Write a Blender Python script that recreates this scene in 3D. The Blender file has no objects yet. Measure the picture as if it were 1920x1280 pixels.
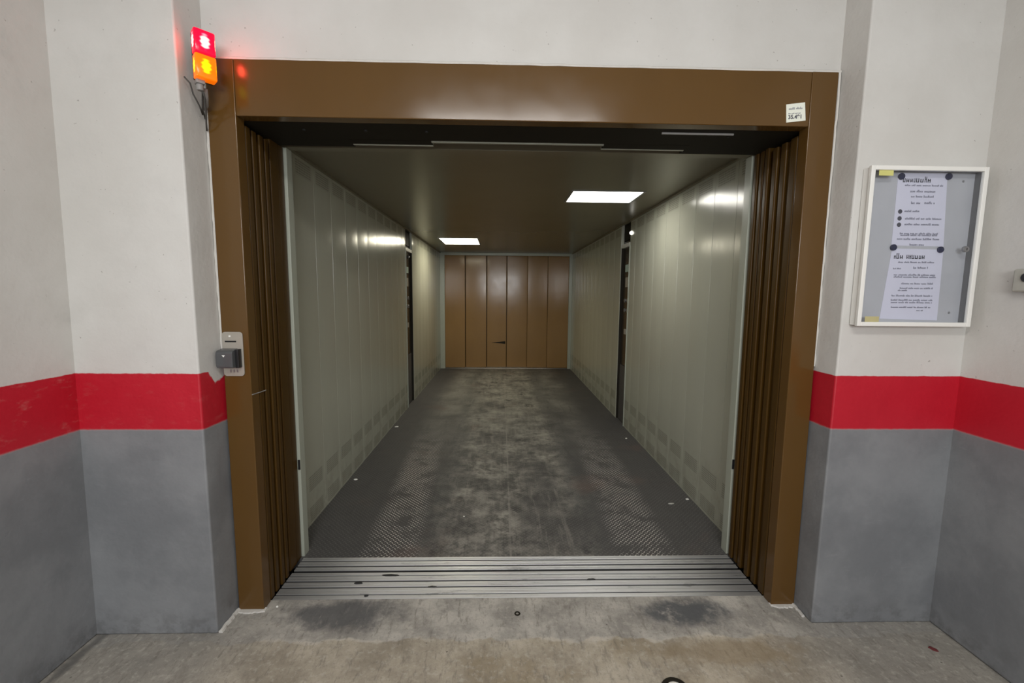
import bpy, bmesh, math, random
from mathutils import Vector, Matrix
random.seed(7)
S = bpy.context.scene
COL = S.collection

# ------------------------------------------------------------------ camera, world, lights, exposure
CAM = Vector((0.0, -1.87035, 1.45))
RIGHT = Vector((0.99965864, -0.0246145, 0.00876007))
UP = Vector((-0.0060674, 0.10741206, 0.99419608))
FWD = Vector((0.02541258, 0.99390984, -0.10722605))
FPX = 805.975
cd = bpy.data.cameras.new('camera')
cd.sensor_width = 36.0
cd.lens = FPX / 1920 * 36
cd.clip_start = 0.02
cam = bpy.data.objects.new('camera', cd)
COL.objects.link(cam)
Mx = Matrix((RIGHT, UP, -FWD)).transposed().to_4x4()
Mx.translation = CAM
cam.matrix_world = Mx
S.camera = cam

W = bpy.data.worlds.new('world')
S.world = W
W.use_nodes = True
W.node_tree.nodes['Background'].inputs[0].default_value = (0.93, 0.96, 1.0, 1)
W.node_tree.nodes['Background'].inputs[1].default_value = 0.15

S.view_settings.view_transform = 'Standard'
S.view_settings.look = 'None'
S.view_settings.exposure = 0.0
S.view_settings.gamma = 1.0
S.view_settings.use_curve_mapping = False
try:
    S.cycles.max_bounces = 10
    S.cycles.diffuse_bounces = 6
    S.cycles.sample_clamp_indirect = 6
except Exception:
    pass


def area(name, loc, rot, sx, sy, power, color):
    d = bpy.data.lights.new(name, 'AREA')
    d.shape = 'RECTANGLE'
    d.size = sx
    d.size_y = sy
    d.energy = power
    d.color = color
    o = bpy.data.objects.new(name, d)
    o.location = loc
    o.rotation_euler = rot
    COL.objects.link(o)
    return o


area('garage_tube_light', (0.05, -2.1, 2.88), (math.radians(14), 0, 0), 1.5, 0.22, 30, (1.0, 0.97, 0.93))
area('rear_fill_light', (0.0, -4.3, 1.95), (math.radians(83), 0, 0), 1.6, 0.9, 82, (0.96, 0.98, 1.0))  # unseen fill light added behind the camera, set low to brighten lower walls

# dimensions read off the place (metres)
XL0, XR0, XL1, XR1 = -1.194, 1.396, -1.081, 1.2845      # door frame outer / inner
ZT0, ZT1 = 2.382, 2.164                                 # frame top / soffit
YPL, YPR = -0.147, -0.125                               # pilaster fronts
XPL0, XPL1, XPR0, XPR1 = -1.698, -1.206, 1.397, 1.934
ZB0, ZB1 = 0.895, 1.126                                 # red band
XCL, XCR, ZC, YE = -1.19, 1.378, 2.254, 6.54            # car walls, ceiling, end
XEL, XER, ZE = -1.0985, 1.3186, 2.2057
YF = 0.383                                              # car floor starts


def at(px, py, ax, val):
    """point of the plane ax=val seen at a place of the photograph (measuring aid)"""
    d = FWD + RIGHT * (px - 960) / FPX - UP * (py - 640) / FPX
    t = (val - CAM[ax]) / d[ax]
    return CAM + d * t


# ------------------------------------------------------------------ node helpers
class NT:
    def __init__(self, name):
        self.m = bpy.data.materials.new(name)
        self.m.use_nodes = True
        self.t = self.m.node_tree
        self.t.nodes.clear()
        self.out = self.t.nodes.new('ShaderNodeOutputMaterial')
        self.p = self.t.nodes.new('ShaderNodeBsdfPrincipled')
        self.t.links.new(self.p.outputs[0], self.out.inputs[0])
        self._g = None

    def set(self, sock, v):
        if isinstance(v, bpy.types.NodeSocket):
            self.t.links.new(v, sock)
        elif isinstance(v, (tuple, list)):
            sock.default_value = tuple(v) + ((1.0,) if len(v) == 3 and len(sock.default_value) == 4 else ())
        else:
            sock.default_value = v

    def math(self, op, a, b=0.0, c=0.0, clamp=False):
        n = self.t.nodes.new('ShaderNodeMath')
        n.operation = op
        n.use_clamp = clamp
        for i, v in enumerate((a, b, c)):
            self.set(n.inputs[i], v)
        return n.outputs[0]

    def add(s, a, b): return s.math('ADD', a, b)
    def sub(s, a, b): return s.math('SUBTRACT', a, b)
    def mul(s, a, b): return s.math('MULTIPLY', a, b)
    def mx(s, a, b): return s.math('MAXIMUM', a, b)
    def mn(s, a, b): return s.math('MINIMUM', a, b)

    def pos(self):
        if self._g is None:
            g = self.t.nodes.new('ShaderNodeNewGeometry')
            x = self.t.nodes.new('ShaderNodeSeparateXYZ')
            self.t.links.new(g.outputs['Position'], x.inputs[0])
            self._g = (g.outputs['Position'], x.outputs[0], x.outputs[1], x.outputs[2])
        return self._g

    def noise(self, scale, detail=4, rough=0.55, stretch=(1, 1, 1), off=(0, 0, 0), dist=0.0, rot=0.0):
        mp = self.t.nodes.new('ShaderNodeMapping')
        self.t.links.new(self.pos()[0], mp.inputs[0])
        mp.inputs['Scale'].default_value = stretch
        mp.inputs['Location'].default_value = off
        mp.inputs['Rotation'].default_value = (0, 0, rot)
        n = self.t.nodes.new('ShaderNodeTexNoise')
        self.t.links.new(mp.outputs[0], n.inputs['Vector'])
        n.inputs['Scale'].default_value = scale
        n.inputs['Detail'].default_value = detail
        n.inputs['Roughness'].default_value = rough
        n.inputs['Distortion'].default_value = dist
        return n.outputs[0]

    def vor(self, scale, stretch=(1, 1, 1), feature='F1'):
        mp = self.t.nodes.new('ShaderNodeMapping')
        self.t.links.new(self.pos()[0], mp.inputs[0])
        mp.inputs['Scale'].default_value = stretch
        n = self.t.nodes.new('ShaderNodeTexVoronoi')
        n.feature = feature
        self.t.links.new(mp.outputs[0], n.inputs['Vector'])
        n.inputs['Scale'].default_value = scale
        return n.outputs[0]

    def step(self, v, a, b):
        """smooth 0 at a -> 1 at b (a may exceed b)"""
        n = self.t.nodes.new('ShaderNodeMapRange')
        n.interpolation_type = 'SMOOTHSTEP'
        lo, hi, o0, o1 = (a, b, 0, 1) if a < b else (b, a, 1, 0)
        self.set(n.inputs[0], v)
        for i, q in zip((1, 2, 3, 4), (lo, hi, o0, o1)):
            n.inputs[i].default_value = q
        return n.outputs[0]

    def mix(self, f, a, b):
        n = self.t.nodes.new('ShaderNodeMix')
        n.data_type = 'RGBA'
        self.set(n.inputs['Factor'], f)
        self.set(n.inputs[6], a)
        self.set(n.inputs[7], b)
        return n.outputs[2]

    def bump(self, h, strength=0.3, dist=0.01, prev=None):
        n = self.t.nodes.new('ShaderNodeBump')
        n.inputs['Strength'].default_value = strength
        n.inputs['Distance'].default_value = dist
        self.set(n.inputs['Height'], h)
        if prev is not None:
            self.set(n.inputs['Normal'], prev)
        return n.outputs[0]

    def done(self, color=None, rough=0.5, metal=0.0, normal=None, **kw):
        if color is not None:
            self.set(self.p.inputs['Base Color'], color)
        self.set(self.p.inputs['Roughness'], rough)
        self.set(self.p.inputs['Metallic'], metal)
        if normal is not None:
            self.set(self.p.inputs['Normal'], normal)
        for k, v in kw.items():
            self.set(self.p.inputs[k.replace('_', ' ')], v)
        return self.m


def simple(name, color, rough=0.5, metal=0.0, var=0.12, scale=20, bump=0.0, **kw):
    n = NT(name)
    f = n.noise(scale, 3)
    dark = tuple(c * (1 - var) for c in color)
    lite = tuple(min(1, c * (1 + var)) for c in color)
    nm = n.bump(n.noise(scale * 6, 3), bump, 0.002) if bump else None
    return n.done(n.mix(f, dark, lite), rough, metal, nm, **kw)


def emis(name, color, strength):
    n = NT(name)
    return n.done(color, 0.4, Emission_Color=color, Emission_Strength=strength)


# ------------------------------------------------------------------ materials
def wall_paint(name, scuff=0.0, splash=False):
    n = NT(name)
    P, x, y, z = n.pos()
    e = n.mul(n.sub(n.noise(35, 3), 0.5), 0.006)
    ze = n.add(z, e)
    big = n.noise(1.6, 5)
    fine = n.noise(9, 6, 0.65)
    white = n.mix(n.step(big, 0.35, 0.7), (0.57, 0.555, 0.525), (0.64, 0.63, 0.605))
    white = n.mix(n.mul(n.step(fine, 0.58, 0.82), 0.2), white, (0.50, 0.48, 0.45))
    spots = n.step(n.noise(60, 2, 0.5, off=(3, 1, 0)), 0.745, 0.77)
    white = n.mix(n.mul(spots, 0.6), white, (0.25, 0.23, 0.21))
    if scuff:
        sc = n.mul(n.step(n.noise(3.2, 6, 0.7, off=(0, 5, 2)), 0.5, 0.8), scuff * 0.6)
        white = n.mix(sc, white, (0.45, 0.44, 0.42))
    grey = n.mix(n.step(n.noise(2.6, 6, 0.65, off=(2, 0, 0)), 0.35, 0.68), (0.185, 0.192, 0.202), (0.25, 0.258, 0.268))
    streak = n.noise(7, 5, 0.7, stretch=(1, 1, 5), off=(1, 4, 0))
    grey = n.mix(n.mul(n.step(streak, 0.6, 0.82), 0.5), grey, (0.30, 0.31, 0.32))
    low = n.mul(n.step(z, 0.16, 0.0), n.step(n.noise(14, 5, 0.7), 0.42, 0.62))
    grey = n.mix(n.mul(low, 0.5), grey, (0.10, 0.10, 0.10))
    red = n.mix(n.noise(5, 4), (0.44, 0.006, 0.018), (0.55, 0.012, 0.030))
    if scuff:
        rs = n.mul(n.step(n.noise(13, 6, 0.7, stretch=(1, 1, 2.2), off=(0, 3, 0)), 0.53, 0.74), 0.55 * scuff)
        red = n.mix(rs, red, (0.55, 0.16, 0.15))
    band = n.step(ze, ZB0 - 0.002, ZB0 + 0.002)
    top = n.step(ze, ZB1 - 0.002, ZB1 + 0.002)
    c = n.mix(band, grey, red)
    if splash:
        # ragged white repair filler beside the frame, running down over the red band
        rag = n.mul(n.sub(n.noise(28, 4, 0.7), 0.5), 0.09)
        yy = n.add(y, 0.055)
        lim = n.add(n.mul(n.mx(n.mul(yy, -1.0), 0.0), 1.5), n.mul(n.mx(yy, 0.0), 0.4))
        d = n.add(n.sub(z, n.add(ZB1 - 0.062, lim)), n.mul(rag, 0.45))
        top = n.mx(top, n.step(d, 0.0, 0.01))
    c = n.mix(top, c, white)
    edge = n.mul(n.step(n.math('ABSOLUTE', n.sub(ze, ZB0)), 0.006, 0.001), 0.35)
    c = n.mix(edge, c, (0.42, 0.30, 0.31))
    r = n.math('MULTIPLY_ADD', top, 0.25, 0.47)
    b1 = n.bump(n.noise(6, 4), 0.25, 0.02)
    b2 = n.bump(n.noise(70, 5, 0.6), 0.22, 0.003, b1)
    return n.done(c, r, 0, b2)


M = {}
M['wall'] = wall_paint('wall_paint')
M['wall_scuffed'] = wall_paint('scuffed_wall_paint', 1.0)
M['wall_splash'] = wall_paint('patched_wall_paint', 0.4, True)
M['garage_ceiling'] = simple('garage_ceiling_paint', (0.55, 0.55, 0.53), 0.8, bump=0.2)
M['mortar'] = simple('white_filler', (0.62, 0.60, 0.56), 0.85, bump=0.6, scale=30)


def concrete():
    n = NT('stained_concrete')
    P, x, y, z = n.pos()
    wob = n.mul(n.sub(n.noise(4.2, 4, 0.6), 0.5), 0.17)
    line = n.add(n.add(y, 0.195), wob)                        # 0 on the edge of the old screed
    a = n.mix(n.step(n.noise(3.0, 6, 0.65), 0.36, 0.66), (0.30, 0.262, 0.205), (0.52, 0.465, 0.375))
    a = n.mix(n.step(n.noise(2.1, 5, 0.6, off=(4, 2, 0)), 0.5, 0.72), a, (0.30, 0.245, 0.165))
    b = n.mix(n.step(n.noise(5.0, 6, 0.65, off=(1, 7, 0)), 0.35, 0.68), (0.30, 0.283, 0.257), (0.54, 0.51, 0.46))
    mid = n.step(n.math('ABSOLUTE', n.sub(x, 0.1)), 1.25, 0.95)
    isb = n.mx(n.step(line, -0.004, 0.006), 0.0)
    c = n.mix(isb, a, b)
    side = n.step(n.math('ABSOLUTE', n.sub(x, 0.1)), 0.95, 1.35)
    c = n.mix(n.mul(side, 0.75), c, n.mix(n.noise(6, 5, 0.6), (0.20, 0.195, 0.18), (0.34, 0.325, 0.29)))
    pale = n.mul(n.mul(n.step(n.math('ABSOLUTE', line), 0.014, 0.002), mid), n.step(n.noise(6, 4), 0.42, 0.6))
    c = n.mix(n.mul(pale, 0.75), c, (0.58, 0.54, 0.47))

    def ell(cx, cy, rx, ry, soft=0.5):
        u = n.math('DIVIDE', n.sub(x, cx), rx)
        v = n.math('DIVIDE', n.sub(y, cy), ry)
        d = n.math('SQRT', n.add(n.mul(u, u), n.mul(v, v)))
        d = n.add(d, n.mul(n.sub(n.noise(9, 5, 0.7, stretch=(1, 1, 1), off=(cx * 9, 0, 0)), 0.5), 1.6))
        return n.step(d, 1.0 + soft * 0.5, 1.0 - soft)
    diag = n.noise(17, 5, 0.7, stretch=(2.6, 0.7, 1), rot=0.9)
    c = n.mix(n.mul(n.step(diag, 0.53, 0.66), 0.5), c, (0.16, 0.145, 0.12))
    c = n.mix(n.mul(n.step(n.noise(38, 5, 0.7), 0.5, 0.68), 0.45), c, (0.56, 0.525, 0.46))
    c = n.mix(n.mul(n.step(n.noise(55, 6, 0.8, off=(3, 3, 3)), 0.52, 0.66), 0.45), c, (0.17, 0.155, 0.135))
    c = n.mix(n.mul(n.step(n.noise(9, 6, 0.8, stretch=(1.6, 0.9, 1), off=(6, 1, 3), rot=0.7), 0.54, 0.64), 0.4), c, (0.20, 0.18, 0.15))
    t = n.mul(ell(-0.72, -0.04, 0.27, 0.105), n.step(n.noise(20, 4, 0.6, stretch=(2.4, 0.5, 1), rot=0.6), 0.16, 0.46))
    c = n.mix(n.mul(t, 0.85), c, (0.085, 0.086, 0.091))
    t = n.mul(ell(0.87, -0.045, 0.22, 0.09), n.step(n.noise(12, 5, 0.7), 0.30, 0.50))
    c = n.mix(n.mul(t, 0.9), c, (0.08, 0.085, 0.093))
    c = n.mix(n.mul(ell(0.95, -0.27, 0.3, 0.07), 0.55), c, (0.23, 0.165, 0.085))
    # cracked dirty seam along the left wall
    gap = n.step(n.add(n.math('ABSOLUTE', n.sub(x, XPL0 + 0.02)), n.mul(n.noise(12, 4), 0.05)), 0.055, 0.03)
    c = n.mix(n.mul(gap, 0.6), c, (0.07, 0.07, 0.07))
    sp = n.step(n.vor(17), 0.085, 0.05)
    c = n.mix(n.mul(n.mul(sp, n.step(n.noise(5, 2, off=(9, 0, 0)), 0.5, 0.6)), 0.75), c, (0.07, 0.06, 0.05))
    bb = n.bump(n.noise(45, 6, 0.7), 0.35, 0.006)
    bb = n.bump(n.noise(5, 4), 0.3, 0.02, bb)
    return n.done(c, 0.72, 0, bb)


M['concrete'] = concrete()


def car_floor():
    n = NT('worn_checker_plate')
    P, x, y, z = n.pos()
    p = 0.030
    u = n.math('DIVIDE', n.add(x, y), p)
    v = n.math('DIVIDE', n.sub(x, y), p)
    fu, fv = n.math('FLOOR', u), n.math('FLOOR', v)
    a = n.math('ABSOLUTE', n.sub(n.sub(u, fu), 0.5))
    b = n.math('ABSOLUTE', n.sub(n.sub(v, fv), 0.5))
    par = n.math('FLOORED_MODULO', n.add(fu, fv), 2.0)
    s1 = n.math('MULTIPLY_ADD', par, 1.7, 1.0)
    s2 = n.math('MULTIPLY_ADD', par, -1.7, 2.7)
    aa, bb_ = n.mul(a, s1), n.mul(b, s2)
    d = n.math('SQRT', n.add(n.mul(aa, aa), n.mul(bb_, bb_)))
    stud = n.step(d, 0.52, 0.30)
    nbig = n.noise(2.3, 5, 0.6)
    nmed = n.math('MULTIPLY_ADD', n.noise(17, 6, 0.72, off=(1, 3, 0)), 0.35, n.mul(n.noise(5.0, 6, 0.7, off=(3, 0, 0)), 0.65))
    wx = n.add(x, n.mul(n.sub(n.noise(1.3, 3), 0.5), 0.35))
    cen = n.step(n.math('ABSOLUTE', n.sub(wx, 0.06)), 0.64, 0.36)
    dark = n.mix(nmed, (0.040, 0.039, 0.040), (0.105, 0.10, 0.097))
    worn = n.mix(n.step(nmed, 0.38, 0.62), (0.065, 0.062, 0.058), (0.42, 0.395, 0.345))
    blot = n.step(n.noise(9, 5, 0.7, off=(7, 3, 0)), 0.54, 0.66)
    worn = n.mix(n.mul(blot, 0.6), worn, (0.06, 0.058, 0.056))
    sh = n.mul(n.step(n.add(n.math('ABSOLUTE', n.sub(x, 0.33)), n.mul(n.noise(5, 4), 0.3)), 0.42, 0.22), n.step(y, 2.0, 1.0))
    worn = n.mix(n.mul(sh, 0.55), worn, (0.055, 0.053, 0.053))
    c = n.mix(n.mul(cen, n.step(nbig, 0.3, 0.62)), dark, worn)
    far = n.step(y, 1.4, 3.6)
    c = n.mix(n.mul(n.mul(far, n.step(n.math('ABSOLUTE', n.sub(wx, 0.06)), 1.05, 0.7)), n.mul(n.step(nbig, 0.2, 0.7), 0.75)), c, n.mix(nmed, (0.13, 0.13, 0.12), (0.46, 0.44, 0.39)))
    lon = n.noise(7, 5, 0.7, stretch=(2.6, 0.35, 1), off=(2, 0, 0))
    c = n.mix(n.mul(n.step(lon, 0.52, 0.68), 0.4), c, (0.045, 0.044, 0.044))
    c = n.mix(n.mul(n.mul(n.step(lon, 0.48, 0.34), cen), 0.35), c, (0.36, 0.335, 0.295))
    spk = n.noise(26, 5, 0.75, off=(4, 4, 0))
    c = n.mix(n.mul(n.step(spk, 0.56, 0.68), 0.5), c, (0.04, 0.04, 0.04))
    # bluish wheel lanes either side of the middle
    lane = n.mul(n.step(n.math('ABSOLUTE', n.sub(n.math('ABSOLUTE', n.sub(wx, 0.08)), 0.50)), 0.16, 0.02), n.step(nbig, 0.3, 0.6))
    c = n.mix(n.mul(lane, 0.5), c, (0.06, 0.063, 0.065))
    # reddish tint patches and black oil drops
    c = n.mix(n.mul(n.step(n.noise(1.9, 4, off=(8, 2, 0)), 0.58, 0.75), 0.35), c, (0.17, 0.105, 0.085))
    oil = n.mul(n.step(n.vor(3.6, (1, 0.7, 1)), 0.30, 0.12), n.step(n.noise(11, 5, 0.75, off=(0, 6, 0)), 0.45, 0.56))
    c = n.mix(n.mul(n.mul(oil, cen), 0.8), c, (0.03, 0.03, 0.03))
    # pale welded seam down the middle
    sx = n.add(n.sub(x, 0.062), n.mul(n.sub(n.noise(3, 2, off=(0, 1, 0)), 0.5), 0.006))
    seam = n.mul(n.step(n.math('ABSOLUTE', sx), 0.009, 0.003), n.step(n.noise(4, 4), 0.36, 0.55))
    c = n.mix(n.mul(seam, 0.6), c, (0.30, 0.28, 0.25))
    # studs polished by tyres
    tl = n.step(n.math('ABSOLUTE', n.sub(n.add(x, n.mul(n.sub(y, 0.4), 0.05)), -0.62)), 0.20, 0.08)
    tr = n.step(n.math('ABSOLUTE', n.sub(n.sub(x, n.mul(n.sub(y, 0.4), 0.045)), 0.83)), 0.22, 0.09)
    pol = n.mul(n.mul(n.mx(tl, tr), n.step(n.noise(6, 5, 0.7, off=(2, 2, 0)), 0.34, 0.56)), n.step(y, 3.2, 1.4))
    pol = n.mx(pol, 0.07)
    sf = n.mul(stud, pol)
    c = n.mix(n.mul(sf, 0.97), c, (0.78, 0.74, 0.70))
    r = n.math('MULTIPLY_ADD', sf, -0.2, 0.62)
    h = n.bump(n.mul(stud, n.math('MULTIPLY_ADD', pol, 0.8, 0.2)), 0.5, 0.002)
    h = n.bump(n.noise(30, 5, 0.7), 0.15, 0.004, h)
    return n.done(c, r, n.mul(sf, 0.5), h)


M['car_floor'] = car_floor()


def brown(name, base, rough=0.34, spec=0.5, speck=1):
    n = NT(name)
    f = n.noise(3, 4, 0.6, stretch=(1, 1, 0.4))
    c = n.mix(f, tuple(k * 0.88 for k in base), tuple(k * 1.12 for k in base))
    c = n.mix(n.mul(n.step(n.noise(40, 4, 0.7, stretch=(2, 2, 0.5)), 0.7, 0.85), 0.12 * speck), c, tuple(k * 1.4 for k in base))
    b = n.bump(n.noise(1.7, 3), 0.12 if speck else 0.02, 0.03)
    b = n.bump(n.noise(120, 3), 0.05, 0.001, b)
    return n.done(c, n.math('MULTIPLY_ADD', n.noise(8, 3), 0.12, rough - 0.06), 0, b, Specular_IOR_Level=spec)


M['brown'] = brown('brown_door_paint', (0.105, 0.053, 0.0125), 0.18)
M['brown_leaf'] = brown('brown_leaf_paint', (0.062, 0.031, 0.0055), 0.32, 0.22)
M['brown_inner'] = brown('tan_brown_leaf_paint', (0.29, 0.172, 0.070), 0.16, 0.27, speck=0)
M['soffit'] = simple('shade_dark_soffit', (0.016, 0.013, 0.008), 0.7, Specular_IOR_Level=0.2)  # near-black colour carries the shade under the header
M['black'] = simple('black_gap', (0.012, 0.011, 0.010), 0.7)


def car_wall():
    n = NT('pale_green_car_panel')
    P, x, y, z = n.pos()
    c = n.mix(n.noise(1.5, 4), (0.41, 0.418, 0.345), (0.47, 0.473, 0.395))
    # perforated vent patches, one per panel, in three rows
    cy = n.math('FRACT', n.math('DIVIDE', n.sub(y, 0.69), 0.273))
    py = n.step(n.math('ABSOLUTE', n.sub(cy, 0.5)), 0.40, 0.34)
    r1 = n.step(n.math('ABSOLUTE', n.sub(z, 0.262)), 0.052, 0.044)
    r2 = n.step(n.math('ABSOLUTE', n.sub(z, 0.062)), 0.050, 0.042)
    r3 = n.step(n.math('ABSOLUTE', n.sub(z, 2.182)), 0.048, 0.040)
    side = n.step(n.math('ABSOLUTE', n.sub(x, 0.09)), 1.2, 1.25)
    rows = n.mul(n.mul(n.mx(n.mx(r1, r2), r3), py), side)
    hy = n.math('ABSOLUTE', n.sub(n.math('FRACT', n.math('DIVIDE', y, 0.014)), 0.5))
    hz = n.math('ABSOLUTE', n.sub(n.math('FRACT', n.math('DIVIDE', z, 0.014)), 0.5))
    hole = n.step(n.math('SQRT', n.add(n.mul(hy, hy), n.mul(hz, hz))), 0.36, 0.26)
    c = n.mix(n.mul(n.mul(rows, hole), 0.55), c, (0.05, 0.05, 0.04))
    c = n.mix(n.mul(rows, 0.10), c, (0.12, 0.12, 0.09))
    grime = n.mul(n.step(z, 0.55, 0.02), n.step(n.noise(7, 6, 0.7), 0.42, 0.72))
    c = n.mix(n.mul(grime, 0.38), c, (0.22, 0.20, 0.15))
    b = n.bump(n.noise(1.1, 2, stretch=(1, 6, 0.6)), 0.10, 0.02)
    return n.done(c, n.math('MULTIPLY_ADD', n.noise(20, 4, 0.6, stretch=(1, 3, 0.4)), 0.1, 0.14), 0, b)


M['car_wall'] = car_wall()
M['car_ceiling'] = simple('car_ceiling_paint', (0.19, 0.175, 0.125), 0.27, var=0.05, scale=3)
M['car_post'] = simple('pale_green_post', (0.38, 0.40, 0.335), 0.3, var=0.06)


def alu():
    n = NT('worn_sill_aluminium')
    P, x, y, z = n.pos()
    s = n.noise(9, 5, 0.6, stretch=(0.25, 6, 1))
    c = n.mix(s, (0.62, 0.62, 0.62), (1.0, 0.995, 0.99))
    d = n.noise(5, 6, 0.75, stretch=(0.8, 3.5, 1), off=(5, 0, 0))
    c = n.mix(n.mul(n.step(d, 0.55, 0.72), 0.6), c, (0.16, 0.155, 0.15))
    ends = n.step(n.math('ABSOLUTE', n.sub(x, 0.1)), 0.62, 1.15)
    c = n.mix(n.mul(ends, 0.7), c, (0.15, 0.148, 0.14))
    c = n.mix(n.mul(n.step(z, 0.0005, -0.004), 0.9), c, (0.03, 0.03, 0.028))
    return n.done(c, 0.36, 0.5, n.bump(n.noise(60, 4, 0.6, stretch=(0.2, 4, 1)), 0.15, 0.002))


M['alu'] = alu()
M['steel'] = simple('brushed_steel', (0.33, 0.33, 0.34), 0.35, 0.8)
M['steel_plate'] = simple('matt_nickel_plate', (0.42, 0.39, 0.34), 0.42, 0.35, var=0.08)
M['grey_plastic'] = simple('grey_plastic_hood', (0.085, 0.088, 0.092), 0.22)
M['dark_plastic'] = simple('dark_plastic', (0.015, 0.015, 0.016), 0.35)
M['dark_glass'] = simple('dark_brown_panel', (0.045, 0.036, 0.026), 0.18)
M['lower_steel'] = simple('grey_lower_panel', (0.10, 0.095, 0.095), 0.4, 0.3)
M['white_metal'] = simple('white_powder_coat', (0.82, 0.81, 0.77), 0.35, var=0.03)
M['board'] = simple('pale_magnetic_board', (0.50, 0.50, 0.525), 0.4, var=0.10, scale=7)
M['paper'] = simple('white_paper', (0.70, 0.69, 0.80), 0.8, var=0.03)
M['ink'] = simple('grey_ink', (0.20, 0.20, 0.26), 0.8)
M['ink_dark'] = simple('dark_ink', (0.07, 0.07, 0.09), 0.8)
M['magnet'] = simple('navy_magnet', (0.008, 0.011, 0.05), 0.3)
M['yellow'] = simple('faded_yellow_label', (0.62, 0.60, 0.20), 0.6)
M['straw'] = simple('straw_label', (0.48, 0.43, 0.22), 0.6)
M['sticker'] = simple('white_sticker', (0.82, 0.84, 0.74), 0.4, var=0.03)
M['sticker_green'] = simple('sticker_band', (0.60, 0.66, 0.58), 0.5, var=0.03)
M['grime'] = simple('black_grime', (0.02, 0.02, 0.02), 0.6)
M['cable'] = simple('dusty_black_cable', (0.06, 0.055, 0.05), 0.6)
M['conduit'] = simple('grey_conduit', (0.28, 0.27, 0.26), 0.5)
M['scrap'] = simple('white_paper_scrap', (0.85, 0.84, 0.78), 0.7)
M['foil'] = simple('silver_foil', (0.7, 0.69, 0.66), 0.3, 0.7)
M['maroon'] = simple('dark_red_scrap', (0.12, 0.02, 0.022), 0.7)
M['offwhite_box'] = simple('cream_plastic', (0.40, 0.39, 0.34), 0.5)
M['diffuser'] = emis('lit_ceiling_diffuser', (1.0, 0.97, 0.88), 15.0)
M['diffuser_far'] = emis('lit_ceiling_diffuser_far', (1.0, 0.93, 0.72), 15.0)
M['green_led'] = emis('green_display', (0.30, 0.38, 0.32), 0.08)
M['lamp_dot'] = emis('small_white_lamp', (1.0, 0.97, 0.88), 4.0)


def lens(name, rim, core, cz, s_rim, s_core):
    """lit lens: the bulb shows through as a hot middle"""
    n = NT(name)
    g = n.t.nodes.new('ShaderNodeTexCoord')
    sp = n.t.nodes.new('ShaderNodeSeparateXYZ')
    n.t.links.new(g.outputs['Object'], sp.inputs[0])
    sel = n.step(n.math('ABSOLUTE', sp.outputs[0]), 0.0300, 0.0325)
    across = n.add(n.mul(sp.outputs[0], n.sub(1.0, sel)), n.mul(n.add(sp.outputs[1], 0.004), sel))
    dx, dz = n.math('DIVIDE', across, 0.018), n.math('DIVIDE', n.sub(sp.outputs[2], cz), 0.030)
    d = n.math('SQRT', n.add(n.mul(dx, dx), n.mul(dz, dz)))
    rib = n.math('SINE', n.mul(sp.outputs[2], 420.0))
    d = n.add(d, n.mul(rib, 0.10))
    f = n.step(d, 1.05, 0.45)
    c = n.mix(f, rim, core)
    st = n.math('MULTIPLY_ADD', f, s_core - s_rim, s_rim)
    return n.done(c, 0.15, Emission_Color=c, Emission_Strength=st)


M['red_lens'] = lens('red_lit_lens', (0.95, 0.0, 0.035), (1.0, 0.075, 0.04), 0.044, 0.75, 30.0)
M['amber_lens'] = lens('amber_lit_lens', (1.0, 0.17, 0.0), (1.0, 0.62, 0.0), -0.042, 0.7, 1.6)

n = NT('clear_case_glass')
tr = n.t.nodes.new('ShaderNodeBsdfTransparent')
gl = n.t.nodes.new('ShaderNodeBsdfGlossy')
gl.inputs['Roughness'].default_value = 0.05
lw = n.t.nodes.new('ShaderNodeLayerWeight')
lw.inputs['Blend'].default_value = 0.5
fac = n.math('MULTIPLY_ADD', n.math('POWER', lw.outputs['Facing'], 4.0), 0.6, 0.03)
mxs = n.t.nodes.new('ShaderNodeMixShader')
n.t.links.new(fac, mxs.inputs[0])
n.t.links.new(tr.outputs[0], mxs.inputs[1])
n.t.links.new(gl.outputs[0], mxs.inputs[2])
n.t.links.new(mxs.outputs[0], n.out.inputs[0])
tr.inputs[0].default_value = (0.95, 0.96, 0.97, 1)
M['glass'] = n.m


# ------------------------------------------------------------------ mesh helpers
def box(bm, x0, x1, y0, y1, z0, z1, mat=None):
    vs = [bm.verts.new((x, y, z)) for x in (x0, x1) for y in (y0, y1) for z in (z0, z1)]
    if mat is not None:
        for v in vs:
            v.co = mat @ v.co
    for f in ((0, 1, 3, 2), (4, 6, 7, 5), (0, 4, 5, 1), (2, 3, 7, 6), (0, 2, 6, 4), (1, 5, 7, 3)):
        bm.faces.new([vs[i] for i in f])
    return vs


def tube(bm, pts, r, seg=8, taper=None):
    pts = [Vector(p) for p in pts]
    rings = []
    for i, p in enumerate(pts):
        d = (pts[min(i + 1, len(pts) - 1)] - pts[max(i - 1, 0)]).normalized()
        a = d.orthogonal().normalized()
        if rings:
            a = (prev_a - d * prev_a.dot(d)).normalized()
        prev_a = a
        b = d.cross(a)
        rr = r if taper is None else taper[i]
        rings.append([bm.verts.new(p + (a * math.cos(t) + b * math.sin(t)) * rr) for t in [2 * math.pi * k / seg for k in range(seg)]])
    for r0, r1 in zip(rings, rings[1:]):
        for k in range(seg):
            bm.faces.new((r0[k], r0[(k + 1) % seg], r1[(k + 1) % seg], r1[k]))
    bm.faces.new(list(reversed(rings[0])))
    bm.faces.new(rings[-1])


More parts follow.
